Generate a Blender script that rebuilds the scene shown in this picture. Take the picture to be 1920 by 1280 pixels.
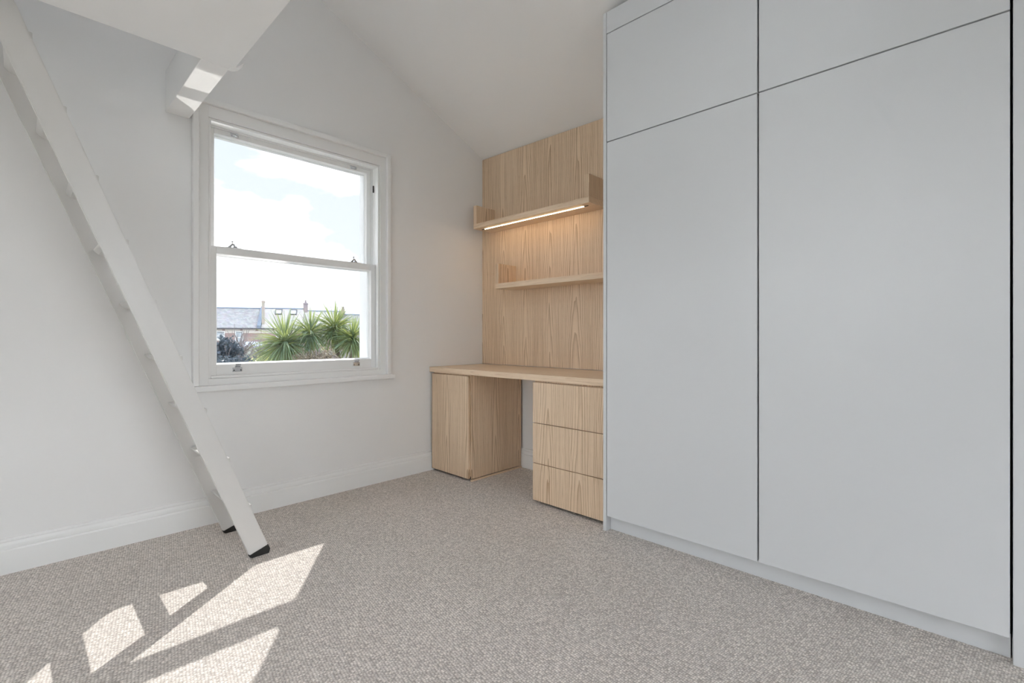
import bpy, bmesh, math, random
from mathutils import Vector, Matrix

# ---------------------------------------------------------------- start
scene = bpy.context.scene
col = scene.collection
for o in list(bpy.data.objects):
    bpy.data.objects.remove(o)
random.seed(7)

# ---------------------------------------------------------------- camera
# Room frame: origin = floor corner between the window wall (y = 0) and the
# right wall (x = 0); the room lies at x < 0, y < 0.  Units are metres.
CAM = Vector((-2.627, -2.857, 0.97))
YAW = 0.767357
FWD = Vector((math.cos(YAW), math.sin(YAW), 0))
RGT = Vector((math.sin(YAW), -math.cos(YAW), 0))
cam_d = bpy.data.cameras.new('camera')
cam_d.sensor_width = 36.0
cam_d.lens = 899.13 * 36.0 / 1920.0
cam_d.shift_y = -9.68 / 1920.0
cam_d.clip_start = 0.02
cam_d.clip_end = 400
cam = bpy.data.objects.new('camera', cam_d)
col.objects.link(cam)
cam.location = CAM
cam.rotation_euler = (math.pi / 2, 0, YAW - math.pi / 2)
scene.camera = cam

# ---------------------------------------------------------------- exposure
vs = scene.view_settings
vs.view_transform = 'Standard'
vs.look = 'None'
vs.gamma = 1.0
vs.use_curve_mapping = False
vs.exposure = 1.02
scene.cycles.use_denoising = True
scene.cycles.max_bounces = 8
scene.cycles.diffuse_bounces = 6
scene.cycles.glossy_bounces = 3
scene.cycles.transmission_bounces = 4
scene.cycles.transparent_max_bounces = 8
scene.cycles.use_adaptive_sampling = True
scene.cycles.adaptive_threshold = 0.12
scene.cycles.adaptive_min_samples = 16
scene.cycles.sample_clamp_indirect = 12.0

# ---------------------------------------------------------------- sky
SKY = 5.2
world = bpy.data.worlds.new('sky')
scene.world = world
world.use_nodes = True
world.cycles.sampling_method = 'MANUAL'
world.cycles.sample_map_resolution = 512
wn, wl = world.node_tree.nodes, world.node_tree.links
wn.clear()
wo = wn.new('ShaderNodeOutputWorld')
bg = wn.new('ShaderNodeBackground')
tc = wn.new('ShaderNodeTexCoord')
sep = wn.new('ShaderNodeSeparateXYZ')
wl.new(tc.outputs['Generated'], sep.inputs[0])
grad = wn.new('ShaderNodeValToRGB')            # plain sky by height
grad.color_ramp.elements[0].position = 0.0
grad.color_ramp.elements[0].color = (0.205, 0.214, 0.224, 1)
grad.color_ramp.elements[1].position = 1.0
grad.color_ramp.elements[1].color = (0.145, 0.185, 0.245, 1)
e = grad.color_ramp.elements.new(0.35)
e.color = (0.180, 0.197, 0.220, 1)
wl.new(sep.outputs['Z'], grad.inputs[0])
mp = wn.new('ShaderNodeMapping')
mp.inputs['Scale'].default_value = (1.6, 1.6, 4.5)
mp.inputs['Location'].default_value = (5.5, 3.1, 1.2)
wl.new(tc.outputs['Generated'], mp.inputs[0])
cn = wn.new('ShaderNodeTexNoise')
cn.inputs['Scale'].default_value = 1.5
cn.inputs['Detail'].default_value = 7
cn.inputs['Roughness'].default_value = 0.5
wl.new(mp.outputs[0], cn.inputs['Vector'])
cr = wn.new('ShaderNodeValToRGB')
cr.color_ramp.elements[0].position = 0.43
cr.color_ramp.elements[0].color = (0, 0, 0, 1)
cr.color_ramp.elements[1].position = 0.66
cr.color_ramp.elements[1].color = (1, 1, 1, 1)
wl.new(cn.outputs['Fac'], cr.inputs[0])
mx = wn.new('ShaderNodeMixRGB')
wl.new(cr.outputs[0], mx.inputs[0])
wl.new(grad.outputs[0], mx.inputs[1])
mx.inputs[2].default_value = (0.90, 0.935, 0.98, 1)
wl.new(mx.outputs[0], bg.inputs['Color'])
bg.inputs['Strength'].default_value = SKY
wl.new(bg.outputs[0], wo.inputs[0])

# ---------------------------------------------------------------- sun
SUN_TO = Vector((0.74, 1.0, 1.2)).normalized()
sun_d = bpy.data.lights.new('sun', 'SUN')
sun_d.energy = 4.2
sun_d.angle = math.radians(0.35)
sun_d.color = (1.0, 0.965, 0.925)
sun = bpy.data.objects.new('sun', sun_d)
col.objects.link(sun)
sun.rotation_euler = (-SUN_TO).to_track_quat('-Z', 'Y').to_euler()
sun.location = (3, 6, 9)

# unseen windows added to light the room: one left, one behind the camera
RW = (-2.70, -1.30, 0.40, 2.02)      # rear wall: x0, x1, z0, z1
LW = (-2.50, -1.00, 0.05, 1.97)      # left wall: y0, y1, z0, z1
REAR = -4.4
LEFT = -4.3
# ================================================================ helpers
def mat_new(name):
    m = bpy.data.materials.new(name)
    m.use_nodes = True
    return m, m.node_tree.nodes, m.node_tree.links, m.node_tree.nodes['Principled BSDF']

def noise_bump(N, L, p, scale, strength, dist=0.001, detail=3):
    t = N.new('ShaderNodeTexCoord')
    n = N.new('ShaderNodeTexNoise')
    n.inputs['Scale'].default_value = scale
    n.inputs['Detail'].default_value = detail
    L.new(t.outputs['Object'], n.inputs['Vector'])
    b = N.new('ShaderNodeBump')
    b.inputs['Strength'].default_value = strength
    b.inputs['Distance'].default_value = dist
    L.new(n.outputs['Fac'], b.inputs['Height'])
    L.new(b.outputs[0], p.inputs['Normal'])
    return n

def plain(name, rgb, rough=0.5, metal=0.0, bump=None, vary=0.0):
    m, N, L, p = mat_new(name)
    p.inputs['Base Color'].default_value = (*rgb, 1)
    p.inputs['Roughness'].default_value = rough
    p.inputs['Metallic'].default_value = metal
    if bump:
        n = noise_bump(N, L, p, bump[0], bump[1])
        if vary:
            mx = N.new('ShaderNodeMixRGB')
            mx.inputs[1].default_value = (*[c * (1 - vary) for c in rgb], 1)
            mx.inputs[2].default_value = (*[min(1, c * (1 + vary)) for c in rgb], 1)
            L.new(n.outputs['Fac'], mx.inputs[0])
            L.new(mx.outputs[0], p.inputs['Base Color'])
    return m

def M2(N, L, op, a, b=None, c=None):
    n = N.new('ShaderNodeMath')
    n.operation = op
    for i, v in enumerate((a, b, c)):
        if v is None:
            continue
        if isinstance(v, (int, float)):
            n.inputs[i].default_value = v
        else:
            L.new(v, n.inputs[i])
    return n.outputs[0]

def comb(N, L, x, y, z=0.0):
    n = N.new('ShaderNodeCombineXYZ')
    for i, v in enumerate((x, y, z)):
        if isinstance(v, (int, float)):
            n.inputs[i].default_value = v
        else:
            L.new(v, n.inputs[i])
    return n.outputs[0]

def noise(N, L, vec, scale, detail=2.0, rough=0.5):
    n = N.new('ShaderNodeTexNoise')
    n.inputs['Scale'].default_value = scale
    n.inputs['Detail'].default_value = detail
    n.inputs['Roughness'].default_value = rough
    L.new(vec, n.inputs['Vector'])
    return n.outputs['Fac']

def oak(name, grain):
    """oak veneer; grain = 'z' (upright) or 'y' / 'x' (lying)."""
    m, N, L, p = mat_new(name)
    t = N.new('ShaderNodeTexCoord')
    s = N.new('ShaderNodeSeparateXYZ')
    L.new(t.outputs['Object'], s.inputs[0])
    X, Y, Z = s.outputs
    if grain == 'z':
        u, v = M2(N, L, 'ADD', M2(N, L, 'MULTIPLY', X, 1.0), Y), Z
    elif grain == 'y':
        u, v = M2(N, L, 'ADD', X, Z), Y
    else:
        u, v = M2(N, L, 'ADD', Y, Z), X
    w1 = noise(N, L, comb(N, L, M2(N, L, 'MULTIPLY', u, 3.0), M2(N, L, 'MULTIPLY', v, 0.7)), 1.0, 2)
    uu = M2(N, L, 'ADD', u, M2(N, L, 'MULTIPLY', w1, 0.05))
    pp = M2(N, L, 'DIVIDE', M2(N, L, 'PINGPONG', uu, 0.115), 0.115)     # 0..1 across a veneer leaf
    par = M2(N, L, 'MULTIPLY', M2(N, L, 'POWER', pp, 1.5), 8.0)
    w2 = noise(N, L, comb(N, L, M2(N, L, 'MULTIPLY', u, 9.0), M2(N, L, 'MULTIPLY', v, 0.9), 3.3), 1.0, 3)
    ph = M2(N, L, 'ADD', par, M2(N, L, 'ADD', M2(N, L, 'MULTIPLY', v, 2.6), M2(N, L, 'MULTIPLY', w2, 4.5)))
    fr = M2(N, L, 'FRACT', ph)
    ring = M2(N, L, 'POWER', fr, 2.2)
    fib = noise(N, L, comb(N, L, M2(N, L, 'MULTIPLY', u, 120.0), M2(N, L, 'MULTIPLY', v, 1.6)), 1.0, 3, 0.6)
    por = noise(N, L, comb(N, L, M2(N, L, 'MULTIPLY', u, 520.0), M2(N, L, 'MULTIPLY', v, 16.0), 8.0), 1.0, 1)
    porr = N.new('ShaderNodeMapRange')
    porr.inputs['From Min'].default_value = 0.58
    porr.inputs['From Max'].default_value = 0.72
    L.new(por, porr.inputs['Value'])
    big = noise(N, L, comb(N, L, M2(N, L, 'MULTIPLY', u, 5.0), M2(N, L, 'MULTIPLY', v, 0.35), 5.0), 1.0, 2)
    fac = M2(N, L, 'ADD', M2(N, L, 'MULTIPLY', ring, 0.42 if grain == 'z' else 0.12), M2(N, L, 'MULTIPLY', fib, 0.80))
    fac = M2(N, L, 'ADD', fac, M2(N, L, 'MULTIPLY', porr.outputs[0], 0.16))
    fac = M2(N, L, 'ADD', fac, M2(N, L, 'MULTIPLY', big, 0.25))
    ramp = N.new('ShaderNodeValToRGB')
    ramp.color_ramp.elements[0].position = 0.22
    ramp.color_ramp.elements[0].color = (0.88, 0.715, 0.535, 1)
    ramp.color_ramp.elements[1].position = 1.05
    ramp.color_ramp.elements[1].color = (0.47, 0.31, 0.185, 1)
    em = ramp.color_ramp.elements.new(0.62)
    em.color = (0.765, 0.58, 0.405, 1)
    L.new(fac, ramp.inputs[0])
    L.new(ramp.outputs[0], p.inputs['Base Color'])
    p.inputs['Roughness'].default_value = 0.42
    b = N.new('ShaderNodeBump')
    b.inputs['Strength'].default_value = 0.12
    b.inputs['Distance'].default_value = 0.0006
    b.invert = True
    L.new(fac, b.inputs['Height'])
    L.new(b.outputs[0], p.inputs['Normal'])
    return m

def carpet_mat():
    m, N, L, p = mat_new('loop_carpet')
    t = N.new('ShaderNodeTexCoord')
    mp = N.new('ShaderNodeMapping')
    mp.inputs['Rotation'].default_value = (0, 0, math.radians(8))
    mp.inputs['Scale'].default_value = (1.0, 1.28, 1.0)
    L.new(t.outputs['Object'], mp.inputs[0])
    v = N.new('ShaderNodeTexVoronoi')
    v.inputs['Scale'].default_value = 118
    v.inputs['Randomness'].default_value = 0.42
    L.new(mp.outputs[0], v.inputs['Vector'])
    nz = N.new('ShaderNodeTexNoise')
    nz.inputs['Scale'].default_value = 420
    nz.inputs['Detail'].default_value = 2
    L.new(t.outputs['Object'], nz.inputs['Vector'])
    big = N.new('ShaderNodeTexNoise')
    big.inputs['Scale'].default_value = 1.7
    big.inputs['Detail'].default_value = 3
    L.new(t.outputs['Object'], big.inputs['Vector'])
    r = N.new('ShaderNodeValToRGB')
    r.color_ramp.elements[0].position = 0.12
    r.color_ramp.elements[0].color = (0.95, 0.892, 0.842, 1)
    r.color_ramp.elements[1].position = 0.62
    r.color_ramp.elements[1].color = (0.54, 0.487, 0.443, 1)
    L.new(v.outputs['Distance'], r.inputs[0])
    sc = N.new('ShaderNodeMixRGB')
    sc.blend_type = 'MULTIPLY'
    sc.inputs[0].default_value = 1.0
    L.new(r.outputs[0], sc.inputs[1])
    cr = N.new('ShaderNodeSeparateColor')
    L.new(v.outputs['Color'], cr.inputs[0])
    tone = M2(N, L, 'ADD', M2(N, L, 'MULTIPLY', cr.outputs[0], 0.34), 0.72)
    tone = M2(N, L, 'ADD', tone, M2(N, L, 'MULTIPLY', big.outputs['Fac'], 0.14))
    L.new(comb(N, L, tone, tone, tone), sc.inputs[2])
    L.new(sc.outputs[0], p.inputs['Base Color'])
    p.inputs['Roughness'].default_value = 0.95
    p.inputs['Specular IOR Level'].default_value = 0.1
    h = M2(N, L, 'ADD', M2(N, L, 'MULTIPLY', v.outputs['Distance'], -1.0), M2(N, L, 'MULTIPLY', nz.outputs['Fac'], 0.25))
    b = N.new('ShaderNodeBump')
    b.inputs['Strength'].default_value = 0.75
    b.inputs['Distance'].default_value = 0.004
    L.new(h, b.inputs['Height'])
    L.new(b.outputs[0], p.inputs['Normal'])
    return m

def glass_mat(name, tint):
    m = bpy.data.materials.new(name)
    m.use_nodes = True
    N, L = m.node_tree.nodes, m.node_tree.links
    N.clear()
    o = N.new('ShaderNodeOutputMaterial')
    mix = N.new('ShaderNodeMixShader')
    tr = N.new('ShaderNodeBsdfTransparent')
    tr.inputs[0].default_value = (*tint, 1)
    gl = N.new('ShaderNodeBsdfGlossy')
    gl.inputs['Roughness'].default_value = 0.01
    mix.inputs[0].default_value = 0.04
    L.new(tr.outputs[0], mix.inputs[1])
    L.new(gl.outputs[0], mix.inputs[2])
    L.new(mix.outputs[0], o.inputs[0])
    return m

def brick_mat(name, c1, c2, mortar, scale, bw=0.5, rh=0.25, ms=0.02, rough=0.85):
    m, N, L, p = mat_new(name)
    t = N.new('ShaderNodeTexCoord')
    mp = N.new('ShaderNodeMapping')
    mp.inputs['Rotation'].default_value = (math.radians(90), 0, 0)
    L.new(t.outputs['Object'], mp.inputs[0])
    s = N.new('ShaderNodeSeparateXYZ')
    L.new(t.outputs['Object'], s.inputs[0])
    b = N.new('ShaderNodeTexBrick')
    b.inputs['Color1'].default_value = (*c1, 1)
    b.inputs['Color2'].default_value = (*c2, 1)
    b.inputs['Mortar'].default_value = (*mortar, 1)
    b.inputs['Scale'].default_value = scale
    b.inputs['Brick Width'].default_value = bw
    b.inputs['Row Height'].default_value = rh
    b.inputs['Mortar Size'].default_value = ms
    L.new(comb(N, L, M2(N, L, 'ADD', s.outputs[0], M2(N, L, 'MULTIPLY', s.outputs[1], 0.01)), s.outputs[2]), b.inputs['Vector'])
    n = N.new('ShaderNodeTexNoise')
    n.inputs['Scale'].default_value = 2.2
    L.new(t.outputs['Object'], n.inputs['Vector'])
    mx = N.new('ShaderNodeMixRGB')
    mx.blend_type = 'MULTIPLY'
    mx.inputs[0].default_value = 0.5
    L.new(b.outputs['Color'], mx.inputs[1])
    L.new(n.outputs['Color'], mx.inputs[2])
    mx.inputs[0].default_value = 0.25
    L.new(mx.outputs[0], p.inputs['Base Color'])
    p.inputs['Roughness'].default_value = rough
    return m

def leaf_mat(name, c_lo, c_hi, trans, tfac=0.4):
    m = bpy.data.materials.new(name)
    m.use_nodes = True
    N, L = m.node_tree.nodes, m.node_tree.links
    p = N['Principled BSDF']
    o = N['Material Output']
    g = N.new('ShaderNodeNewGeometry')
    mx = N.new('ShaderNodeMixRGB')
    mx.inputs[1].default_value = (*c_lo, 1)
    mx.inputs[2].default_value = (*c_hi, 1)
    L.new(g.outputs['Random Per Island'], mx.inputs[0])
    L.new(mx.outputs[0], p.inputs['Base Color'])
    p.inputs['Roughness'].default_value = 0.45
    tl = N.new('ShaderNodeBsdfTranslucent')
    tl.inputs[0].default_value = (*trans, 1)
    ms = N.new('ShaderNodeMixShader')
    ms.inputs[0].default_value = tfac
    L.new(p.outputs[0], ms.inputs[1])
    L.new(tl.outputs[0], ms.inputs[2])
    L.new(ms.outputs[0], o.inputs[0])
    return m

def emit_mat(name, rgb, strength):
    m, N, L, p = mat_new(name)
    p.inputs['Base Color'].default_value = (*rgb, 1)
    p.inputs['Emission Color'].default_value = (*rgb, 1)
    p.inputs['Emission Strength'].default_value = strength
    return m

WALL = plain('wall_paint', (0.845, 0.84, 0.832), 0.6)
CEIL = plain('ceiling_paint', (0.92, 0.917, 0.91), 0.65)
TRIM = plain('trim_gloss', (0.86, 0.86, 0.85), 0.32)
WARD = plain('wardrobe_lacquer', (0.705, 0.715, 0.725), 0.38)
GAP_SHADE = plain('carcass_gap_shade', (0.06, 0.06, 0.062), 0.7)  # near-black base colour paints in the shade of door gaps and recesses
LADR = plain('ladder_coating', (0.68, 0.665, 0.645), 0.30)
RUBB = plain('black_rubber', (0.018, 0.017, 0.016), 0.55, bump=(160, 0.3))
CHROME = plain('chrome', (0.72, 0.73, 0.75), 0.16, 1.0)
DARK = plain('dark_metal', (0.03, 0.03, 0.03), 0.4)
OAKV = oak('oak_upright_grain', 'z')
OAKH = oak('oak_lying_grain', 'y')
GLASS = glass_mat('clear_glass', (0.985, 0.99, 0.988))
DIMMED = glass_mat('view_dimming_glass', (0.70, 0.705, 0.705))     # clear glass darkened to dim the view outside; both faces together pass half
CARPET = carpet_mat()
LED = emit_mat('led_strip', (1.0, 0.74, 0.46), 10.0)

# ---------------------------------------------------------------- mesh helpers
class MB:
    def __init__(self):
        self.bm = bmesh.new()
    def box(self, a, b, bev=0.0, seg=2):
        x0, y0, z0 = [min(p, q) for p, q in zip(a, b)]
        x1, y1, z1 = [max(p, q) for p, q in zip(a, b)]
        vs_ = [self.bm.verts.new(v) for v in ((x0, y0, z0), (x1, y0, z0), (x1, y1, z0), (x0, y1, z0),
                                              (x0, y0, z1), (x1, y0, z1), (x1, y1, z1), (x0, y1, z1))]
        fs = [self.bm.faces.new([vs_[i] for i in q]) for q in
              ((3, 2, 1, 0), (4, 5, 6, 7), (0, 1, 5, 4), (1, 2, 6, 5), (2, 3, 7, 6), (3, 0, 4, 7))]
        if bev > 0:
            es = list({e for f in fs for e in f.edges})
            bmesh.ops.bevel(self.bm, geom=es, offset=bev, segments=seg, affect='EDGES', profile=0.6)
        return self
    def prism(self, pts, axis, a, b):
        """closed polygon pts (2-D) swept along axis from a to b.
        axis 'x': pts=(y,z); 'y': pts=(x,z); 'z': pts=(x,y)."""
        def mk(p, t):
            return {'x': (t, p[0], p[1]), 'y': (p[0], t, p[1]), 'z': (p[0], p[1], t)}[axis]
        va = [self.bm.verts.new(mk(p, a)) for p in pts]
        vb = [self.bm.verts.new(mk(p, b)) for p in pts]
        n = len(pts)
        self.bm.faces.new(va)
        self.bm.faces.new(list(reversed(vb)))
        for i in range(n):
            self.bm.faces.new((va[i], vb[i], vb[(i + 1) % n], va[(i + 1) % n]))
        return self
    def tube(self, pts, radii, n=8):
        rings = []
        for i, p in enumerate(pts):
            p = Vector(p)
            a = Vector(pts[max(i - 1, 0)])
            b = Vector(pts[min(i + 1, len(pts) - 1)])
            d = (b - a).normalized()
            s = d.cross(Vector((0.3, 0.2, 1)) if abs(d.z) < 0.9 else Vector((1, 0.1, 0))).normalized()
            q = d.cross(s)
            r = radii[i] if isinstance(radii, (list, tuple)) else radii
            rings.append([self.bm.verts.new(p + (s * math.cos(k * 2 * math.pi / n) + q * math.sin(k * 2 * math.pi / n)) * r) for k in range(n)])
        for A, B in zip(rings, rings[1:]):
            for k in range(n):
                self.bm.faces.new((A[k], A[(k + 1) % n], B[(k + 1) % n], B[k]))
        self.bm.faces.new(list(reversed(rings[0])))
        self.bm.faces.new(rings[-1])
        return self
    def frame(self, x0, x1, z0, z1, y0, y1, wl_, wr, wb, wt, bev=0.002):
        """rectangular frame in the x-z plane, outer size given, member widths inside."""
        self.box((x0, y0, z0), (x0 + wl_, y1, z1), bev)
        self.box((x1 - wr, y0, z0), (x1, y1, z1), bev)
        self.box((x0 + wl_, y0, z0), (x1 - wr, y1, z0 + wb), bev)
        self.box((x0 + wl_, y0, z1 - wt), (x1 - wr, y1, z1), bev)
        return self
    def build(self, name, mat, parent=None, smooth=False):
        bmesh.ops.recalc_face_normals(self.bm, faces=self.bm.faces)
        me = bpy.data.meshes.new(name)
        self.bm.to_mesh(me)
        self.bm.free()
        me.materials.append(mat)
        if smooth:
            for p in me.polygons:
                p.use_smooth = True
        return link(name, me, parent)

def link(name, me, parent=None):
    o = bpy.data.objects.new(name, me)
    col.objects.link(o)
    if parent is not None:
        attach(o, parent)
    return o

def attach(o, parent):
    o.parent = parent
    m = Matrix.Identity(4)
    q = parent
    chain = []
    while q is not None:
        chain.append(q)
        q = q.parent
    for q in reversed(chain):
        m = m @ q.matrix_parent_inverse @ q.matrix_basis if q.parent else q.matrix_basis.copy()
    o.matrix_parent_inverse = m.inverted()

def thing(name, label, cat, loc=(0, 0, 0), group=None, rotz=0.0):
    o = bpy.data.objects.new(name, None)
    o.empty_display_size = 0.1
    col.objects.link(o)
    o.location = loc
    o.rotation_euler = (0, 0, rotz)
    return tag(o, label, cat, group)

def tag(o, label, cat, group=None):
    o['label'] = label
    o['category'] = cat
    if group:
        o['group'] = group
    return o

def struct(o, label=None):
    o['kind'] = 'structure'
    if label:
        o['label'] = label
    return o

# ================================================================ room shell
EAVE = 2.393
PITCH = 0.46
TILT = 0.0185            # the eaves drop slightly towards the camera
RIDGE_X = -2.15
def ceil_z(x, y):
    d = -x if x >= RIDGE_X else (-RIDGE_X) - (RIDGE_X - x)
    return EAVE + PITCH * d + TILT * y

# floor
fl = MB().box((LEFT - 0.2, REAR - 0.3, -0.25), (0.25, 0.24, 0.0)).build('floor', CARPET)
struct(fl, 'beige looped wool carpet covering the whole floor')

# window wall (gable): opening x -1.962..-0.938, z 0.705..2.115
OX0, OX1, OZ0, OZ1 = -1.962, -0.913, 0.700, 2.115
WT = 0.235
b = MB()
b.box((LEFT - 0.2, 0, -0.25), (0.25, WT, OZ0))
b.box((LEFT - 0.2, 0, OZ0), (OX0, WT, OZ1))
b.box((OX1, 0, OZ0), (0.25, WT, OZ1))
b.prism([(LEFT - 0.2, OZ1), (0.25, OZ1), (0.25, 2.30), (RIDGE_X, 3.50), (LEFT - 0.2, 2.44)], 'y', 0, WT)
struct(b.build('wall_front', WALL), 'white painted gable wall with the sash window')

# right wall, left wall, rear wall
struct(MB().box((0, REAR - 0.3, -0.25), (0.25, 0.0, 2.5)).build('wall_right', WALL))
b = MB()
b.box((LEFT - 0.2, REAR - 0.3, -0.25), (LEFT, 0.0, LW[2]))
b.box((LEFT - 0.2, REAR - 0.3, LW[2]), (LEFT, LW[0], LW[3]))
b.box((LEFT - 0.2, LW[1], LW[2]), (LEFT, 0.0, LW[3]))
b.box((LEFT - 0.2, REAR - 0.3, LW[3]), (LEFT, 0.0, 2.38))
struct(b.build('wall_left', WALL))
b = MB()
b.box((LEFT, REAR - 0.25, -0.25), (0.0, REAR, RW[2]))
b.box((LEFT, REAR - 0.25, RW[2]), (RW[0], REAR, RW[3]))
b.box((RW[1], REAR - 0.25, RW[2]), (0.0, REAR, RW[3]))
b.prism([(LEFT, RW[3]), (0.0, RW[3]), (0.0, 2.34), (RIDGE_X, 3.36), (LEFT, 2.36)], 'y', REAR - 0.25, REAR)
struct(b.build('wall_rear', WALL))
w2 = thing('added_window_2', 'unseen wide white framed window added in the rear wall for light', 'window', ((RW[0] + RW[1]) / 2, REAR, RW[2]))  # unseen opening, added to bring daylight in from behind
del w2['category']
struct(w2)
MB().frame(RW[0], RW[1], RW[2], RW[3], REAR - 0.18, REAR - 0.1, 0.05, 0.05, 0.06, 0.05).build('frame', TRIM, w2)
MB().box((RW[0] + 0.05, REAR - 0.142, RW[2] + 0.06), (RW[1] - 0.05, REAR - 0.138, RW[3] - 0.05)).build('pane', GLASS, w2)
w3 = thing('added_window_3', 'unseen wide white framed glazed doors added in the left wall for light', 'window', (LEFT, (LW[0] + LW[1]) / 2, LW[2]))  # unseen glazing, added to light the room from the left
del w3['category']
struct(w3)
b = MB()
for (a0, a1, c0, c1) in ((LW[0], LW[0] + 0.05, LW[2], LW[3]), (LW[1] - 0.05, LW[1], LW[2], LW[3]), (LW[0] + 0.05, LW[1] - 0.05, LW[2], LW[2] + 0.05), (LW[0] + 0.05, LW[1] - 0.05, LW[3] - 0.05, LW[3])):
    b.box((LEFT - 0.15, a0, c0), (LEFT - 0.08, a1, c1), 0.002)
b.build('frame', TRIM, w3)
ym = (LW[0] + LW[1]) / 2
MB().box((LEFT - 0.145, ym - 0.03, LW[2] + 0.05), (LEFT - 0.085, ym + 0.03, LW[3] - 0.05), 0.002).build('mullion', TRIM, w3)
MB().box((LEFT - 0.117, LW[0] + 0.05, LW[2] + 0.05), (LEFT - 0.113, LW[1] - 0.05, LW[3] - 0.05)).build('pane', GLASS, w3)

# sloping ceilings; an unseen rooflight, added for light, opens the left slope above the loft
def slab(rects, name):
    me = bpy.data.meshes.new(name)
    v, f = [], []
    for (x0, x1, ya, yb) in rects:
        k = len(v)
        for dz in (0.0, 0.2):
            for (x, y) in ((x0, ya), (x1, ya), (x1, yb), (x0, yb)):
                v.append((x, y, ceil_z(x, y) + dz))
        f += [tuple(k + i for i in q) for q in ((0, 3, 2, 1), (4, 5, 6, 7), (0, 1, 5, 4), (1, 2, 6, 5), (2, 3, 7, 6), (3, 0, 4, 7))]
    me.from_pydata(v, [], f)
    me.materials.append(CEIL)
    return link(name, me)
YA, YB = REAR - 0.3, WT + 0.02
RL = (-3.15, -2.40, -2.45, -1.45)          # rooflight: x0, x1, y0, y1
struct(slab([(RIDGE_X, 0.30, YA, YB)], 'ceiling'), 'white sloping ceiling rising from the desk wall')
struct(slab([(LEFT - 0.25, RL[0], YA, YB), (RL[1], RIDGE_X, YA, YB), (RL[0], RL[1], YA, RL[2]), (RL[0], RL[1], RL[3], YB)], 'ceiling'))
w4 = thing('added_window_4', 'unseen rooflight added in the left roof slope over the loft for light', 'window', ((RL[0] + RL[1]) / 2, (RL[2] + RL[3]) / 2, 2.9))
del w4['category']
struct(w4)
def slope_box(mb, x0, x1, ya, yb, z0, z1):
    q = [(x, y, ceil_z(x, y) + dz) for dz in (z0, z1) for (x, y) in ((x0, ya), (x1, ya), (x1, yb), (x0, yb))]
    vv = [mb.bm.verts.new(p) for p in q]
    for f_ in ((3, 2, 1, 0), (4, 5, 6, 7), (0, 1, 5, 4), (1, 2, 6, 5), (2, 3, 7, 6), (3, 0, 4, 7)):
        mb.bm.faces.new([vv[i] for i in f_])
b = MB()
for (x0, x1, ya, yb) in ((RL[0], RL[0] + 0.06, RL[2], RL[3]), (RL[1] - 0.06, RL[1], RL[2], RL[3]), (RL[0] + 0.06, RL[1] - 0.06, RL[2], RL[2] + 0.06), (RL[0] + 0.06, RL[1] - 0.06, RL[3] - 0.06, RL[3])):
    slope_box(b, x0, x1, ya, yb, 0.10, 0.24)
b.build('frame', TRIM, w4)
b = MB()
slope_box(b, RL[0] + 0.06, RL[1] - 0.06, RL[2] + 0.06, RL[3] - 0.06, 0.17, 0.174)
b.build('pane', GLASS, w4)

# baseboards (moulded profile: depth from wall, height)
BBP = [(0, 0), (0.018, 0), (0.018, 0.094), (0.0165, 0.0985), (0.0125, 0.101), (0.013, 0.108), (0.0125, 0.116),
       (0.010, 0.123), (0.0075, 0.127), (0.0085, 0.132), (0.0075, 0.138), (0.004, 0.1405), (0, 0.141)]
b = MB().prism([(-d, z) for d, z in BBP], 'x', LEFT, -0.0005)
struct(b.build('baseboard_front', TRIM))
b = MB().prism([(-d, z) for d, z in BBP], 'y', -1.5, -0.02)
struct(b.build('baseboard_right', TRIM))

# ================================================================ sash window
win = thing('window_1', 'white timber sliding sash window with chrome fittings', 'window', (-1.4375, 0, 0.70))
del win['category']
struct(win)
WX = -1.4375
# casing: outer bead proud of the wall, flat inside it
b = MB()
CO0, CO1, CZT = -2.006, -0.869, 2.192
for (x0, x1) in ((CO0, CO0 + 0.028), (CO1 - 0.028, CO1)):
    b.box((x0, -0.034, 0.716), (x1, 0.0, CZT - 0.0), 0.005, 3)
b.box((CO0 + 0.0285, -0.034, CZT - 0.028), (CO1 - 0.0285, 0.0, CZT), 0.005, 3)
b.build('casing_bead', TRIM, win)
b = MB()
FX0, FX1, FZ0, FZ1 = -1.922, -0.953, 0.762, 2.090
for (x0, x1) in ((CO0 + 0.028, FX0 - 0.012), (FX1 + 0.012, CO1 - 0.028)):
    b.box((x0, -0.014, 0.716), (x1, 0.03, CZT - 0.026), 0.0015)
b.box((FX0 - 0.0125, -0.014, FZ1 + 0.012), (FX1 + 0.0125, 0.03, CZT - 0.026), 0.0015)
b.box((FX0 - 0.0125, -0.014, 0.716), (FX1 + 0.0125, 0.03, FZ0 - 0.012), 0.0015)
b.build('casing', TRIM, win)
# staff bead round the lower sash
MB().frame(FX0 - 0.012, FX1 + 0.012, FZ0 - 0.012, FZ1 + 0.012, -0.008, 0.022, 0.014, 0.014, 0.014, 0.014, 0.004).build('staff_bead', TRIM, win)
# box frame behind the beads
b = MB()
b.box((OX0, 0.022, OZ0), (FX0 - 0.004, 0.135, OZ1))
b.box((FX1 + 0.004, 0.022, OZ0), (OX1, 0.135, OZ1))
b.box((FX0 - 0.004, 0.022, FZ1 + 0.006), (FX1 + 0.004, 0.135, OZ1))
b.box((FX0 - 0.004, 0.022, OZ0), (FX1 + 0.004, 0.135, FZ0 - 0.003))
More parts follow.
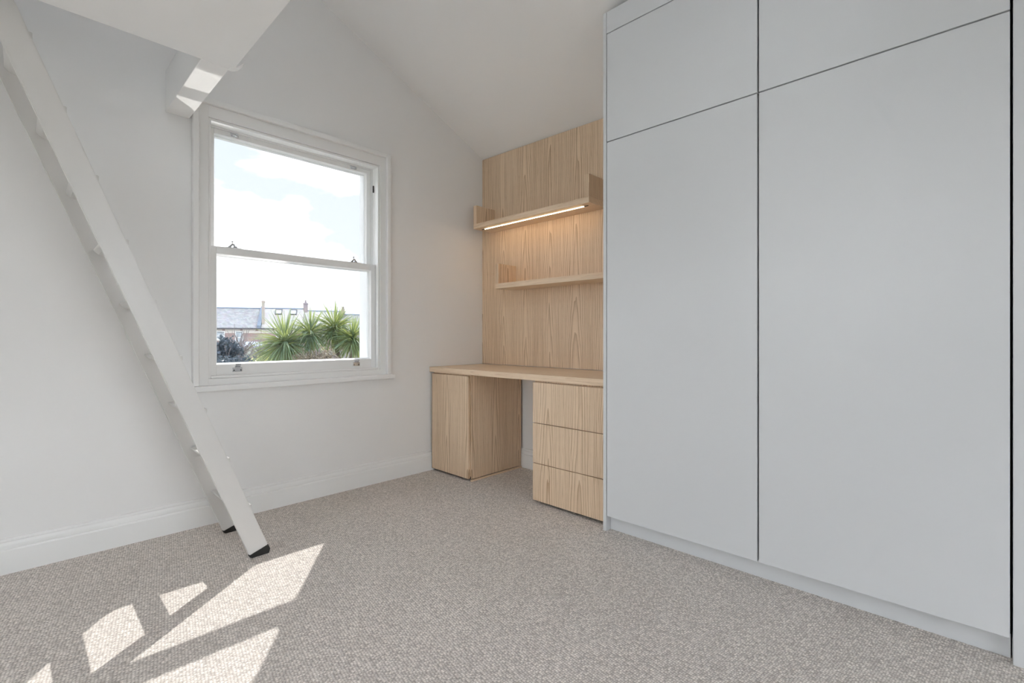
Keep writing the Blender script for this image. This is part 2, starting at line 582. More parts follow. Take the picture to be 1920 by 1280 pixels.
# parting bead between the two sashes
b.box((FX0 - 0.004, 0.0695, 1.44), (FX0 + 0.006, 0.0765, FZ1 + 0.006))
b.box((FX1 - 0.006, 0.0695, 1.44), (FX1 + 0.004, 0.0765, FZ1 + 0.006))
b.box((FX0 + 0.006, 0.0695, FZ1 - 0.004), (FX1 - 0.006, 0.0765, FZ1 + 0.006))
b.build('box_frame', TRIM, win)
# inner sill
b = MB()
b.box((CO0 - 0.022, -0.046, 0.686), (CO1 + 0.022, 0.03, 0.716), 0.006, 3)
b.build('window_board', TRIM, win)
# outer reveal lining and stone sill
b = MB()
b.box((OX1 - 0.040, 0.137, OZ0 + 0.02), (OX1 + 0.0, WT + 0.004, OZ1))
b.box((OX0 - 0.0, 0.137, OZ0 + 0.02), (OX0 + 0.040, WT + 0.004, OZ1))
b.box((OX0 + 0.040, 0.137, OZ1 - 0.025), (OX1 - 0.040, WT + 0.004, OZ1))
b.build('outer_reveal', TRIM, win)
b = MB().prism([(0.136, OZ0), (0.136, 0.786), (0.185, 0.766), (0.190, OZ0 + 0.004), (0.190, OZ0)], 'x', OX0 + 0.002, OX1 - 0.002)
b.build('outer_sill', TRIM, win)

def sash(name, y0, y1, x0, x1, z0, z1, ws, wb, wt, wtb=None):
    s = MB().frame(x0, x1, z0, z1, y0, y1, ws, ws, wb, wt, 0.002).build(name, TRIM, win)
    gx0, gx1, gz0, gz1 = x0 + ws, x1 - ws, z0 + wb, z1 - wt
    # slim ovolo glazing bead inside the members
    g = MB()
    ym = (y0 + y1) / 2
    e_ = 0.007
    g.prism([(gx0 - 0.001, y0 + 0.006), (gx0 + e_, ym), (gx0 + e_, y1 - 0.006), (gx0 - 0.001, y1 - 0.004)], 'z', gz0, gz1)
    g.prism([(gx1 + 0.001, y0 + 0.006), (gx1 - e_, ym), (gx1 - e_, y1 - 0.006), (gx1 + 0.001, y1 - 0.004)], 'z', gz0, gz1)
    g.prism([(y0 + 0.006, gz0 - 0.001), (ym, gz0 + e_), (y1 - 0.006, gz0 + e_), (y1 - 0.004, gz0 - 0.001)], 'x', gx0, gx1)
    g.prism([(y0 + 0.006, gz1 + 0.001), (ym, gz1 - e_), (y1 - 0.006, gz1 - e_), (y1 - 0.004, gz1 + 0.001)], 'x', gx0, gx1)
    g.build('glazing_bead', TRIM, s)
    MB().box((gx0 + 0.001, ym - 0.002, gz0 + 0.001), (gx1 - 0.001, ym + 0.002, gz1 - 0.001)).build('pane', DIMMED, s)
    return s
low = sash('lower_sash', 0.024, 0.068, FX0, FX1, FZ0 - 0.001, 1.447, 0.034, 0.060, 0.040)
upp = sash('upper_sash', 0.078, 0.122, FX0 + 0.0005, FX1 - 0.0005, 1.405, FZ1 + 0.004, 0.036, 0.040, 0.034)

def lift(x, z, y, parent, up=1):
    """chrome sash lift: screwed plate with a curled finger hook."""
    g = MB()
    g.box((x - 0.0235, y - 0.0035, z - 0.012), (x + 0.0235, y, z + 0.012), 0.0015)
    pr = [(y - 0.002, z + 0.010 * up), (y - 0.004, z + 0.014 * up), (y - 0.013, z + 0.019 * up), (y - 0.019, z + 0.027 * up),
          (y - 0.016, z + 0.031 * up), (y - 0.009, z + 0.026 * up), (y - 0.001, z + 0.022 * up)]
    g.prism(pr, 'x', x - 0.012, x + 0.014)
    o = g.build('sash_lift', CHROME, parent)
    o['label'] = 'chrome sash lift'
    s = MB()
    for dx in (-0.016, 0.017):
        s.tube([(x + dx, y - 0.0033, z - 0.003), (x + dx, y - 0.0046, z - 0.003)], 0.0032, 10)
    return o, s
for x in (-1.789, -1.093):
    o, s = lift(x, 0.790, 0.0242, low)
    s.build('screw', DARK, low)
for x in (-1.788, -1.085):
    g = MB()
    g.box((x - 0.020, 0.0745, 2.066), (x + 0.020, 0.0782, 2.086), 0.0015)
    g.tube([(x - 0.010, 0.076, 2.072), (x - 0.012, 0.060, 2.068), (x + 0.002, 0.054, 2.066), (x + 0.012, 0.060, 2.068), (x + 0.010, 0.076, 2.072)], 0.0042, 8)
    g.box((x + 0.002, 0.062, 2.074), (x + 0.015, 0.076, 2.082), 0.001)
    g.build('sash_eye', CHROME, upp, True)['label'] = 'chrome sash eye'
for x in (-1.806, -1.100):
    g = MB()
    g.box((x - 0.034, 0.030, 1.4465), (x + 0.042, 0.064, 1.4505), 0.001)
    g.prism([(x - 0.026, 1.450), (x - 0.006, 1.470), (x + 0.004, 1.472), (x + 0.013, 1.464), (x + 0.008, 1.459), (x - 0.002, 1.464), (x - 0.010, 1.450)], 'y', 0.037, 0.050)
    g.prism([(x + 0.002, 1.450), (x + 0.006, 1.462), (x + 0.021, 1.459), (x + 0.023, 1.453), (x + 0.018, 1.450)], 'y', 0.040, 0.058)
    g.tube([(x - 0.001, 0.0435, 1.468), (x - 0.001, 0.0435, 1.478), (x - 0.001, 0.0435, 1.482), (x - 0.001, 0.0435, 1.487), (x - 0.001, 0.0435, 1.489)], [0.003, 0.003, 0.0055, 0.005, 0.002], 10)
    g.build('sash_fastener', CHROME, low)['label'] = 'chrome sash fastener'
g = MB()
g.box((FX1 - 0.0045, 0.047, 1.935), (FX1 + 0.002, 0.056, 1.980), 0.001)
g.build('sash_stop', DARK, win)

# ================================================================ loft platform
ZS = 2.069
loft = thing('loft_platform', 'white loft platform overhead with a ladder hatch beside the window', 'loft', (-2.8, -2.8, ZS))
b = MB()
b.box((LEFT + 0.002, REAR + 0.002, ZS), (-2.000, -0.650, ZS + 0.20), 0.003)
b.box((LEFT + 0.002, -0.6495, ZS), (-2.735, -0.001, ZS + 0.20), 0.003)
b.build('deck', CEIL, loft)
MB().box((-2.115, -0.6495, ZS), (-2.015, -0.001, ZS + 0.20), 0.003).build('joist', CEIL, loft)
nose = [(-2.018, -0.640), (-2.006, -0.639), (-1.994, -0.648), (-1.986, -0.668), (-1.982, -0.700), (-1.984, -0.735), (-1.990, -0.705), (-1.996, -0.682), (-2.004, -0.690), (-2.018, -0.680)]
MB().prism(nose, 'z', ZS - 0.0012, ZS + 0.004).build('nosing', CEIL, loft)

# ================================================================ ladder
lad = thing('loft_ladder', 'white metal loft ladder leaning up to the hatch, black rubber feet', 'ladder', (-1.87, -0.39, 0))
KX, K0, SWD = -0.387, -1.8253, 0.0855
def xr(z):
    return K0 + KX * z
TOPZ = 2.46
for (ya, yb) in ((-0.583, -0.559), (-0.205, -0.181)):
    zl, zr = 0.014, 0.040
    pts = [(xr(zl) - SWD, zl), (xr(zr), zr), (xr(TOPZ), TOPZ), (xr(TOPZ - 0.02) - SWD, TOPZ - 0.02)]
    g = MB()
    g.prism(pts, 'y', ya, yb)
    bmesh.ops.bevel(g.bm, geom=list(g.bm.edges), offset=0.0025, segments=2, affect='EDGES')
    s = g.build('stringer', LADR, lad)
    x0, x1 = xr(zl) - SWD, xr(zr)
    f = MB().prism([(x0 + 0.001, zl), (x1 + 0.001, zr), (x1 + 0.0095, zr - 0.020), (x1 + 0.004, 0.001), (x0 + 0.010, 0.0), (x0 + 0.001, 0.006)], 'y', ya - 0.001, yb + 0.001)
    bmesh.ops.bevel(f.bm, geom=list(f.bm.edges), offset=0.0012, segments=1, affect='EDGES')
    f.build('foot', RUBB, s)['label'] = 'black rubber foot'
g = MB().prism([(0.013, 0), (0.013, -0.020), (0.004, -0.027), (-0.018, -0.029), (-0.040, -0.022), (-0.056, -0.008), (-0.058, 0)], 'y', -0.178, 0.178)
bmesh.ops.bevel(g.bm, geom=[e for e in g.bm.edges if abs(e.verts[0].co.y - e.verts[1].co.y) > 0.1], offset=0.002, segments=2, affect='EDGES')
bmesh.ops.recalc_face_normals(g.bm, faces=g.bm.faces)
tread_me = bpy.data.meshes.new('tread')
g.bm.to_mesh(tread_me)
g.bm.free()
tread_me.materials.append(LADR)
for k in range(10):
    z = 0.228 + 0.2213 * k
    t = bpy.data.objects.new('tread', tread_me)
    col.objects.link(t)
    t.parent = lad
    t.location = Vector((xr(z), -0.382, z)) - lad.location

# ================================================================ oak panel, desk, shelves
pan = MB().prism([(-0.003, 0.7525), (-1.5, 0.7525), (-1.5, EAVE - 0.006 - 0.0185 * 1.5), (-0.003, EAVE - 0.006)], 'x', -0.012, -0.0005).build('wall_panel', OAKV)
tag(pan, 'tall oak veneer panel covering the wall above the desk', 'wall panel')

DX = -0.533
top = MB().box((DX, -1.514, 0.713), (-0.0005, -0.003, 0.749), 0.0012).build('worktop', OAKH)
tag(top, 'long oak desk top spanning the cupboard and the drawers', 'desk top')

cup = thing('cupboard', 'handleless oak cupboard under the window end of the desk', 'cupboard', (-0.27, -0.23, 0))
CX = -0.527
MB().box((CX + 0.020, -0.432, 0.030), (-0.022, -0.024, 0.7125), 0.001).build('body', OAKV, cup)
MB().box((CX, -0.426, 0.018), (CX + 0.0185, -0.026, 0.702), 0.001).build('door', OAKV, cup)
MB().box((CX + 0.045, -0.420, 0.0), (-0.03, -0.03, 0.0295)).build('plinth', GAP_SHADE, cup)  # dark colour stands in for the shade below the door
MB().box((CX + 0.012, -0.445, 0.0), (-0.022, -0.4325, 0.012), 0.001).build('floor_batten', OAKH, cup)
MB().box((CX + 0.0195, -0.4375, 0.016), (-0.022, -0.4325, 0.7125)).build('side_panel', OAKV, cup)

drw = thing('chest_of_drawers', 'oak chest of three handleless drawers under the desk beside the wardrobe', 'drawers', (-0.27, -1.25, 0))
MB().box((CX + 0.020, -1.510, 0.030), (-0.022, -1.000, 0.7125), 0.001).build('body', OAKV, drw)
for (z0, z1) in ((0.018, 0.2325), (0.2365, 0.4655), (0.4695, 0.7025)):
    MB().box((CX, -1.512, z0), (CX + 0.0185, -1.000, z1), 0.001).build('drawer', OAKV, drw)
MB().box((CX + 0.035, -1.50, 0.0), (-0.03, -1.02, 0.0295)).build('plinth', GAP_SHADE, drw)  # painted dark as the shade under the drawers

SH = thing('floating_shelf', 'upper oak wall shelf with raised ends and a glowing light strip', 'shelf', (-0.1, -0.64, 1.785), 'oak wall shelves')
y0, y1 = -0.113, -1.170
MB().box((-0.205, y1, 1.785), (-0.0125, y0, 1.8205), 0.0012).build('board', OAKH, SH)
MB().box((-0.205, y0 - 0.034, 1.8208), (-0.0125, y0, 1.960), 0.0012).build('upright', OAKV, SH)
MB().box((-0.205, y1, 1.8208), (-0.0125, y1 + 0.034, 1.960), 0.0012).build('upright', OAKV, SH)
strip = MB().box((-0.1515, -1.094, 1.7822), (-0.1445, -0.180, 1.7855)).build('light_strip', LED, SH)
strip['label'] = 'warm glowing light strip'
for (a, c_) in ((-0.1805, -0.150), (-1.125, -1.0945)):
    MB().box((-0.152, a, 1.7820), (-0.1435, c_, 1.7855), 0.0005).build('strip_end_cap', DARK, SH)
SH2 = thing('floating_shelf', 'lower oak wall shelf with one raised end, running into the wardrobe', 'shelf', (-0.1, -0.93, 1.316), 'oak wall shelves')
MB().box((-0.200, -1.512, 1.316), (-0.0125, -0.345, 1.3525), 0.0012).build('board', OAKH, SH2)
MB().box((-0.200, -0.379, 1.3528), (-0.0125, -0.345, 1.4965), 0.0012).build('upright', OAKV, SH2)

# ================================================================ wardrobe
wd = thing('fitted_wardrobe', 'tall pale grey handleless fitted wardrobe along the right wall', 'wardrobe', (-0.3, -2.25, 0))
WXF = -0.582
TOPW = 2.583
MB().box((WXF, -1.5365, 0.0), (-0.013, -1.5185, TOPW), 0.001).build('side_panel', WARD, wd)
dy = [(-1.5405, -2.2360), (-2.2425, -2.9325)]
MB().box((WXF + 0.024, -2.935, 0.080), (-0.013, -1.5370, 2.50)).build('carcass', GAP_SHADE, wd)  # dark colour puts the shade into the door gaps
for (ya, yb) in dy:
    MB().box((WXF, yb, 0.076), (WXF + 0.0215, ya, 1.9328), 0.0012).build('door', WARD, wd)
for (ya, yb) in dy:
    MB().box((WXF, yb, 1.9380), (WXF + 0.0215, ya, 2.4715), 0.0012).build('cupboard_door', WARD, wd)
MB().box((WXF, -2.9325, 2.4765), (WXF + 0.0215, -1.5385, TOPW), 0.0012).build('scribe_panel', WARD, wd)
MB().box((WXF + 0.040, -2.9355, 0.0), (WXF + 0.058, -1.537, 0.079), 0.0008).build('plinth', WARD, wd)
MB().box((WXF - 0.0, -3.06, 0.0), (-0.013, -2.9390, TOPW), 0.002).build('end_panel', WARD, wd)

# ================================================================ outside
# added area lamp standing in for sunlight mirrored upwards from below the
# window; it reaches the underside of the loft joist
GLINT = Vector((-0.90, -1.0, 1.72)).normalized()
lx = (Vector((1, 0, 0)) - GLINT * GLINT.x).normalized()
ly = GLINT.cross(lx)
foot = ly - GLINT * (ly.z / GLINT.z)
ZREF = -0.60
for (ya, yb) in ((-0.68, 0.03),):
    c_ = Vector((-2.065, (ya + yb) / 2, ZS))
    c_ = c_ - GLINT * ((ZS - ZREF) / GLINT.z)
    ld = bpy.data.lights.new('glint_stand_in', 'AREA')
    ld.shape = 'RECTANGLE'
    ld.size = 0.34
    ld.size_y = (yb - ya) / abs(foot.y)
    ld.spread = math.radians(0.9)
    ld.energy = 0.46 * (yb - ya)
    ld.color = (1.0, 0.96, 0.91)
    lo = bpy.data.objects.new('glint_stand_in', ld)
    col.objects.link(lo)
    m3 = Matrix((lx, ly, -GLINT)).transposed()
    if m3.determinant() < 0:
        m3 = Matrix((lx, -ly, -GLINT)).transposed()
    lo.matrix_world = Matrix.Translation(c_) @ m3.to_4x4()
GND = -3.3
def ext(r, d, z):
    return Vector((CAM.x, CAM.y, 0)) + RGT * r + FWD * d + Vector((0, 0, z))

lean = thing('unseen_glass_roof', 'unseen lean-to glass roof set under the glint lamp below the window', 'roof', (-0.7, 1.3, GND))  # unseen roof, placed to go with the glint lamp above it
del lean['category']
struct(lean)
b = MB()
for x in (-1.7, -1.05, -0.35, 0.3):
    b.prism([(0.24, -0.72), (0.24, -0.66), (2.4, -0.84), (2.4, -0.90)], 'x', x - 0.025, x + 0.025)
b.build('glazing_bar', TRIM, lean)
MB().prism([(0.24, -0.70), (0.24, -0.69), (2.4, -0.87), (2.4, -0.88)], 'x', -1.72, 0.32).build('pane', plain('roof_glass', (0.35, 0.40, 0.42), 0.03), lean)
MB().box((-1.72, 2.3, GND), (0.32, 2.4, -0.90)).build('wall', WALL, lean)

GRASS = plain('garden_ground', (0.26, 0.25, 0.22), 0.95, bump=(2.0, 0.4), vary=0.3)
gr = MB().box((-140, -140, GND - 0.5), (160, 160, GND)).build('ground', GRASS)
struct(gr, 'garden ground far below the window')

SLATE = brick_mat('roof_slates', (0.50, 0.50, 0.51), (0.34, 0.34, 0.36), (0.26, 0.26, 0.28), 1.0, 0.30, 0.16, 0.012, 0.8)
SLATE_L = brick_mat('pale_roof_slates', (0.68, 0.66, 0.64), (0.54, 0.52, 0.51), (0.42, 0.41, 0.40), 1.0, 0.30, 0.16, 0.012, 0.8)
BRICK = brick_mat('red_brick', (0.46, 0.31, 0.29), (0.36, 0.24, 0.23), (0.52, 0.47, 0.45), 1.0, 0.22, 0.075, 0.008)
BRICKP = brick_mat('buff_brick', (0.55, 0.50, 0.44), (0.48, 0.43, 0.38), (0.50, 0.48, 0.45), 1.0, 0.22, 0.075, 0.008)
BRICKD = brick_mat('plum_brick', (0.38, 0.31, 0.34), (0.32, 0.26, 0.29), (0.40, 0.38, 0.38), 1.0, 0.22, 0.075, 0.008)
RENDER = plain('cream_render', (0.74, 0.70, 0.66), 0.8, bump=(5, 0.1), vary=0.06)
LEAD = plain('lead_flashing', (0.20, 0.25, 0.33), 0.6, bump=(8, 0.1), vary=0.1)
PVC = plain('white_window_frame', (0.80, 0.81, 0.82), 0.4, bump=(10, 0.02))
FGLASS = plain('house_window_glass', (0.42, 0.47, 0.52), 0.08, bump=(3, 0.02))
GUTTER = plain('gutter', (0.10, 0.10, 0.12), 0.5, bump=(20, 0.05))
ROOFGL = plain('rooflight_glass', (0.75, 0.80, 0.86), 0.1, bump=(3, 0.02))

BETA = math.atan(0.35)
UAX = RGT * math.cos(BETA) + FWD * math.sin(BETA)
VAX = -RGT * math.sin(BETA) + FWD * math.cos(BETA)
ROT = math.atan2(UAX.y, UAX.x)
ROW0 = ext(-35.61, 58.0, 0)

def house(u0, u1, eave, ridge, run, wallm, roofm, label, windows=(), skylights=(), frieze=True, extra=None):
    """terraced house; local x along the street, y away from us, z from its ground."""
    loc = ROW0 + UAX * u0 + Vector((0, 0, GND))
    h = thing('terraced_house', label, 'house', loc, 'terraced houses behind the gardens', ROT)
    W = u1 - u0
    E_, R_ = eave - GND, ridge - GND
    def put(mb, name, mat, parent=h):
        bmesh.ops.recalc_face_normals(mb.bm, faces=mb.bm.faces)
        me = bpy.data.meshes.new(name)
        mb.bm.to_mesh(me)
        mb.bm.free()
        me.materials.append(mat)
        o = bpy.data.objects.new(name, me)
        col.objects.link(o)
        o.parent = parent
        return o
    put(MB().prism([(0, 0), (0, E_), (run, R_ - 0.12), (2 * run, E_), (2 * run, 0)], 'x', 0, W), 'wall', wallm)
    sl = (R_ - E_) / run
    rf = put(MB().prism([(-0.28, E_ - 0.28 * sl), (-0.28, E_ - 0.28 * sl + 0.12), (run, R_ + 0.12), (2 * run + 0.28, E_ - 0.28 * sl + 0.12), (2 * run + 0.28, E_ - 0.28 * sl), (run, R_)], 'x', 0.0, W), 'roof', roofm)
    put(MB().prism([(run - 0.14, R_ + 0.06), (run, R_ + 0.20), (run + 0.14, R_ + 0.06)], 'x', 0.0, W), 'ridge_tiles', LEAD, rf)
    put(MB().box((0, -0.42, E_ - 0.30), (W, -0.28, E_ - 0.16), 0.02), 'gutter', GUTTER)
    if frieze:
        put(MB().box((0.02, -0.05, E_ - 0.78), (W - 0.02, 0.0, E_ - 0.28), 0.01), 'frieze', RENDER)
        for x in (W * 0.28, W * 0.62, W * 0.92):
            put(MB().box((x - 0.14, -0.16, E_ - 0.50), (x + 0.14, -0.05, E_ - 0.32), 0.01), 'bracket', BRICK)
    for (x0, x1, z0, z1) in windows:
        a0, a1, b0, b1 = x0 - u0, x1 - u0, z0 - GND, z1 - GND
        fr = put(MB().frame(a0, a1, b0, b1, -0.10, 0.0, 0.09, 0.09, 0.10, 0.10, 0.0), 'window', PVC)
        put(MB().box((a0 + 0.09, -0.085, (b0 + b1) / 2 - 0.04), (a1 - 0.09, -0.02, (b0 + b1) / 2 + 0.04)), 'meeting_rail', PVC, fr)
        put(MB().box((a0 + 0.09, -0.05, b0 + 0.10), (a1 - 0.09, -0.03, b1 - 0.10)), 'pane', FGLASS, fr)
        put(MB().box((a0 - 0.1, -0.16, b0 - 0.12), (a1 + 0.1, -0.001, b0), 0.01), 'window_sill', RENDER, fr)
    for (x0, x1, v0, v1) in skylights:
        def P(x, v, off):
            n = Vector((0, -sl, 1)).normalized()
            return Vector((x - u0, v, E_ + sl * v + 0.12)) + n * off
        g = MB()
        for (aa, bb, cc, dd) in ((x0, x0 + 0.09, v0, v1), (x1 - 0.09, x1, v0, v1), (x0 + 0.09, x1 - 0.09, v0, v0 + 0.09), (x0 + 0.09, x1 - 0.09, v1 - 0.09, v1)):
            q = [P(aa, cc, 0), P(bb, cc, 0), P(bb, dd, 0), P(aa, dd, 0), P(aa, cc, 0.14), P(bb, cc, 0.14), P(bb, dd, 0.14), P(aa, dd, 0.14)]
            vv = [g.bm.verts.new(p) for p in q]
            for f_ in ((3, 2, 1, 0), (4, 5, 6, 7), (0, 1, 5, 4), (1, 2, 6, 5), (2, 3, 7, 6), (3, 0, 4, 7)):
                g.bm.faces.new([vv[i] for i in f_])
        sk = put(g, 'roof_window', GUTTER, rf)
        g = MB()
        vv = [g.bm.verts.new(P(x, v, o_)) for o_ in (0.07, 0.10) for (x, v) in ((x0 + 0.09, v0 + 0.09), (x1 - 0.09, v0 + 0.09), (x1 - 0.09, v1 - 0.09), (x0 + 0.09, v1 - 0.09))]
        for f_ in ((3, 2, 1, 0), (4, 5, 6, 7), (0, 1, 5, 4), (1, 2, 6, 5), (2, 3, 7, 6), (3, 0, 4, 7)):
            g.bm.faces.new([vv[i] for i in f_])
        put(g, 'roof_pane', ROOFGL, rf)
    if extra:
        extra(h, put, E_, R_, W)
    return h

def party(h, put, E_, R_, W, x0, x1, chx0, chx1, top_, mat, v0=0.2, v1=0.7):
    run = 2.8
    sl = (R_ - E_) / run
    put(MB().prism([(-0.30, E_ - 0.28 * sl), (-0.30, E_ - 0.28 * sl + 0.40), (run, R_ + 0.40), (2 * run, E_ + 0.3), (2 * run, E_ - 0.3), (run, R_ - 0.05)], 'x', x0, x1), 'parapet', LEAD)
    c_ = put(MB().box((chx0, v0, E_ - 0.3), (chx1, v1, top_ - GND), 0.02), 'chimney', mat)
    put(MB().box((chx0 - 0.05, v0 - 0.05, top_ - GND - 0.22), (chx1 + 0.05, v1 + 0.05, top_ - GND - 0.08), 0.01), 'chimney_cap', mat, c_)

def ext_a(h, put, E_, R_, W):
    party(h, put, E_, R_, W, W - 0.42, W + 0.0, W + 0.02, W + 0.33, 5.42, BRICKP)
def ext_b(h, put, E_, R_, W):
    c_ = put(MB().box((W - 0.10, 2.5, E_ + 0.6), (W + 0.42, 3.2, 5.42 - GND), 0.02), 'chimney', BRICKD)
    put(MB().box((W - 0.15, 2.45, 5.20 - GND), (W + 0.47, 3.25, 5.32 - GND), 0.02), 'chimney_cap', BRICKD, c_)
    put(MB().tube([(W + 0.16, 2.85, 5.40 - GND), (W + 0.16, 2.85, 5.6 - GND), (W + 0.16, 2.85, 5.78 - GND)], [0.13, 0.12, 0.10], 10), 'chimney_pot', BRICKD, c_)
def ext_c(h, put, E_, R_, W):
    c_ = put(MB().prism([(W - 0.35, E_ + 0.8), (W + 0.35, E_ + 0.8), (W + 0.22, 4.55 - GND), (W + 0.12, 4.98 - GND), (W - 0.12, 4.98 - GND), (W - 0.22, 4.55 - GND)], 'y', 2.5, 3.2), 'chimney', BRICKD)
    put(MB().box((W - 0.16, 2.45, 4.86 - GND), (W + 0.16, 3.25, 4.99 - GND), 0.01), 'chimney_cap', BRICKD, c_)

house(-11.6, -6.22, 2.15, 4.5, 2.8, BRICK, SLATE, 'terraced house hidden left of the window opening',
      windows=((-10.0, -9.0, 0.0, 1.65),))
house(-6.2, -0.95, 2.15, 4.55, 2.8, BRICK, SLATE, 'terraced house cut off by the left edge of the window',
      windows=((-4.6, -3.6, 0.0, 1.65),))
house(-0.92, 4.72, 2.15, 4.48, 2.8, BRICK, SLATE, 'brick terraced house with grey slate roof and white window, leftmost in view',
      windows=((1.88, 2.76, 0.02, 1.62), (-0.35, 0.78, 0.55, 1.62)), extra=ext_a)
house(4.74, 9.45, 2.15, 4.52, 2.8, BRICK, SLATE_L, 'terraced house with pale roof and two roof windows above the palm',
      skylights=((6.05, 6.85, 1.75, 2.5), (7.75, 8.6, 1.75, 2.5)), windows=((6.4, 7.3, 0.0, 1.6),), extra=ext_b)
house(9.47, 14.3, 2.0, 4.25, 2.8, BRICK, SLATE_L, 'terraced house with pale roof hidden behind the right palm',
      windows=((11.2, 12.2, 0.0, 1.5),), extra=ext_c)
house(14.32, 20.5, 1.7, 3.85, 2.8, BRICK, SLATE, 'lower terraced house with dark grey roof at right end of view',
      windows=((16.2, 17.2, -0.3, 1.2),))

house(20.52, 26.2, 1.7, 3.85, 2.8, BRICK, SLATE, 'terraced house hidden just right of the window opening',
      windows=((22.2, 23.2, -0.3, 1.2),))
house(26.22, 32.0, 1.7, 3.85, 2.8, BRICK, SLATE_L, 'terraced house hidden far right of the window opening',
      windows=((28.2, 29.2, -0.3, 1.2),))

# ---- garden buildings
SHEDW = plain('shed_boards', (0.44, 0.48, 0.43), 0.8, bump=(6, 0.2), vary=0.12)
SHEDR = plain('shed_roof_felt', (0.30, 0.37, 0.46), 0.8, bump=(9, 0.2), vary=0.12)
ORANGE = plain('orange_timber', (0.62, 0.36, 0.20), 0.7, bump=(6, 0.3), vary=0.2)
FENCEM = plain('weathered_fence', (0.36, 0.33, 0.36), 0.8, bump=(6, 0.3), vary=0.15)

def oriented(name, label, cat, r, d, rot=0.0, group=None):
    return thing(name, label, cat, ext(r, d, GND), group, math.atan2(RGT.y, RGT.x) + rot)
def lput(mb, name, mat, parent):
    bmesh.ops.recalc_face_normals(mb.bm, faces=mb.bm.faces)
    me = bpy.data.meshes.new(name)
    mb.bm.to_mesh(me)
    mb.bm.free()
    me.materials.append(mat)
    o = bpy.data.objects.new(name, me)
    col.objects.link(o)
    o.parent = parent
    return o
shed = oriented('garden_shed', 'green boarded garden shed with blue grey roof below the brick house', 'shed', -25.0, 45.0)
for k in range(7):
    zt = 2.52 + 0.12 * k
    lput(MB().box((-1.25, 0.0, zt), (1.05, 0.03, zt + 0.112), 0.006), 'board', SHEDW, shed)
lput(MB().box((-1.22, 0.03, 0), (1.02, 2.0, 3.36)), 'body', SHEDW, shed)
lput(MB().prism([(-0.18, 3.24), (-0.18, 3.34), (2.2, 3.74), (2.2, 3.64)], 'x', -1.4, 1.2), 'roof', SHEDR, shed)
fen = oriented('timber_fence', 'low orange timber fence in front of the green shed', 'fence', -23.35, 42.0)
for k in range(3):
    z = 2.12 + 0.10 * k + (0.06 if k == 2 else 0)
    lput(MB().box((-1.4, 0, z), (1.05, 0.04, z + 0.088), 0.006), 'rail', ORANGE, fen)
for x in (-1.3, -0.2, 0.9):
    lput(MB().box((x, 0.04, 0), (x + 0.1, 0.14, 2.44), 0.006), 'post', GUTTER, fen)
wal = oriented('garden_wall', 'mauve grey garden fence at the lower right of the window', 'fence', -8.6, 25.0)
for k in range(16):
    lput(MB().box((-1.5 + 0.26 * k, 0, 0), (-1.5 + 0.26 * k + 0.25, 0.03, 3.55 - 0.02 * (k % 3)), 0.005), 'board', FENCEM, wal)
lput(MB().box((-1.5, -0.03, 3.3), (2.66, -0.001, 3.38)), 'rail', FENCEM, wal)

# ---- plants
CORD = leaf_mat('cordyline_leaf', (0.075, 0.15, 0.135), (0.19, 0.28, 0.18), (0.50, 0.54, 0.14), 0.38)
BARK = plain('bark', (0.20, 0.16, 0.13), 0.9, bump=(20, 0.6), vary=0.3)
DRY = leaf_mat('dry_hedge_leaf', (0.22, 0.18, 0.14), (0.42, 0.36, 0.28), (0.35, 0.28, 0.18), 0.25)
CREAMLEAF = leaf_mat('variegated_leaf', (0.30, 0.36, 0.16), (0.62, 0.60, 0.38), (0.50, 0.50, 0.25), 0.3)
DARKLEAF = leaf_mat('dark_ivy_leaf', (0.05, 0.07, 0.10), (0.14, 0.17, 0.22), (0.12, 0.16, 0.16), 0.25)
TWIG = plain('twig', (0.27, 0.24, 0.24), 0.9, bump=(30, 0.3), vary=0.2)

def cordyline_head(c, n, length, rnd):
    """rosette of sword leaves round point c, as one mesh of leaf blades."""
    bm = bmesh.new()
    for i in range(n):
        el = math.asin(rnd.uniform(-0.88, 1.0))
        az = rnd.uniform(0, 2 * math.pi)
        L_ = length * rnd.uniform(0.78, 1.12)
        d = Vector((math.cos(el) * math.cos(az), math.cos(el) * math.sin(az), math.sin(el)))
        side = d.cross(Vector((0, 0, 1)))
        if side.length < 1e-3:
            side = Vector((1, 0, 0))
        side.normalize()
        roll = rnd.uniform(-0.7, 0.7)
        up = side.cross(d)
        side = side * math.cos(roll) + up * math.sin(roll)
        droop = rnd.uniform(0.08, 0.45) * (1.0 if el < 0.9 else 0.3)
        wdt = rnd.uniform(0.015, 0.023)
        prev = None
        base = c + d * 0.04 + Vector((0, 0, rnd.uniform(-0.10, 0.08)))
        for k in range(6):
            t = k / 5.0
            p = base + d * (L_ * t) + Vector((0, 0, -droop * L_ * t * t))
            w = wdt * (0.55 + 0.9 * t if t < 0.4 else 0.91 * (1 - t) / 0.6 + 0.03)
            fold = up * (0.25 * w)
            row = [bm.verts.new(p - side * w + fold), bm.verts.new(p), bm.verts.new(p + side * w + fold)]
            if prev:
                bm.faces.new((prev[0], prev[1], row[1], row[0]))
                bm.faces.new((prev[1], prev[2], row[2], row[1]))
            prev = row
    return bm

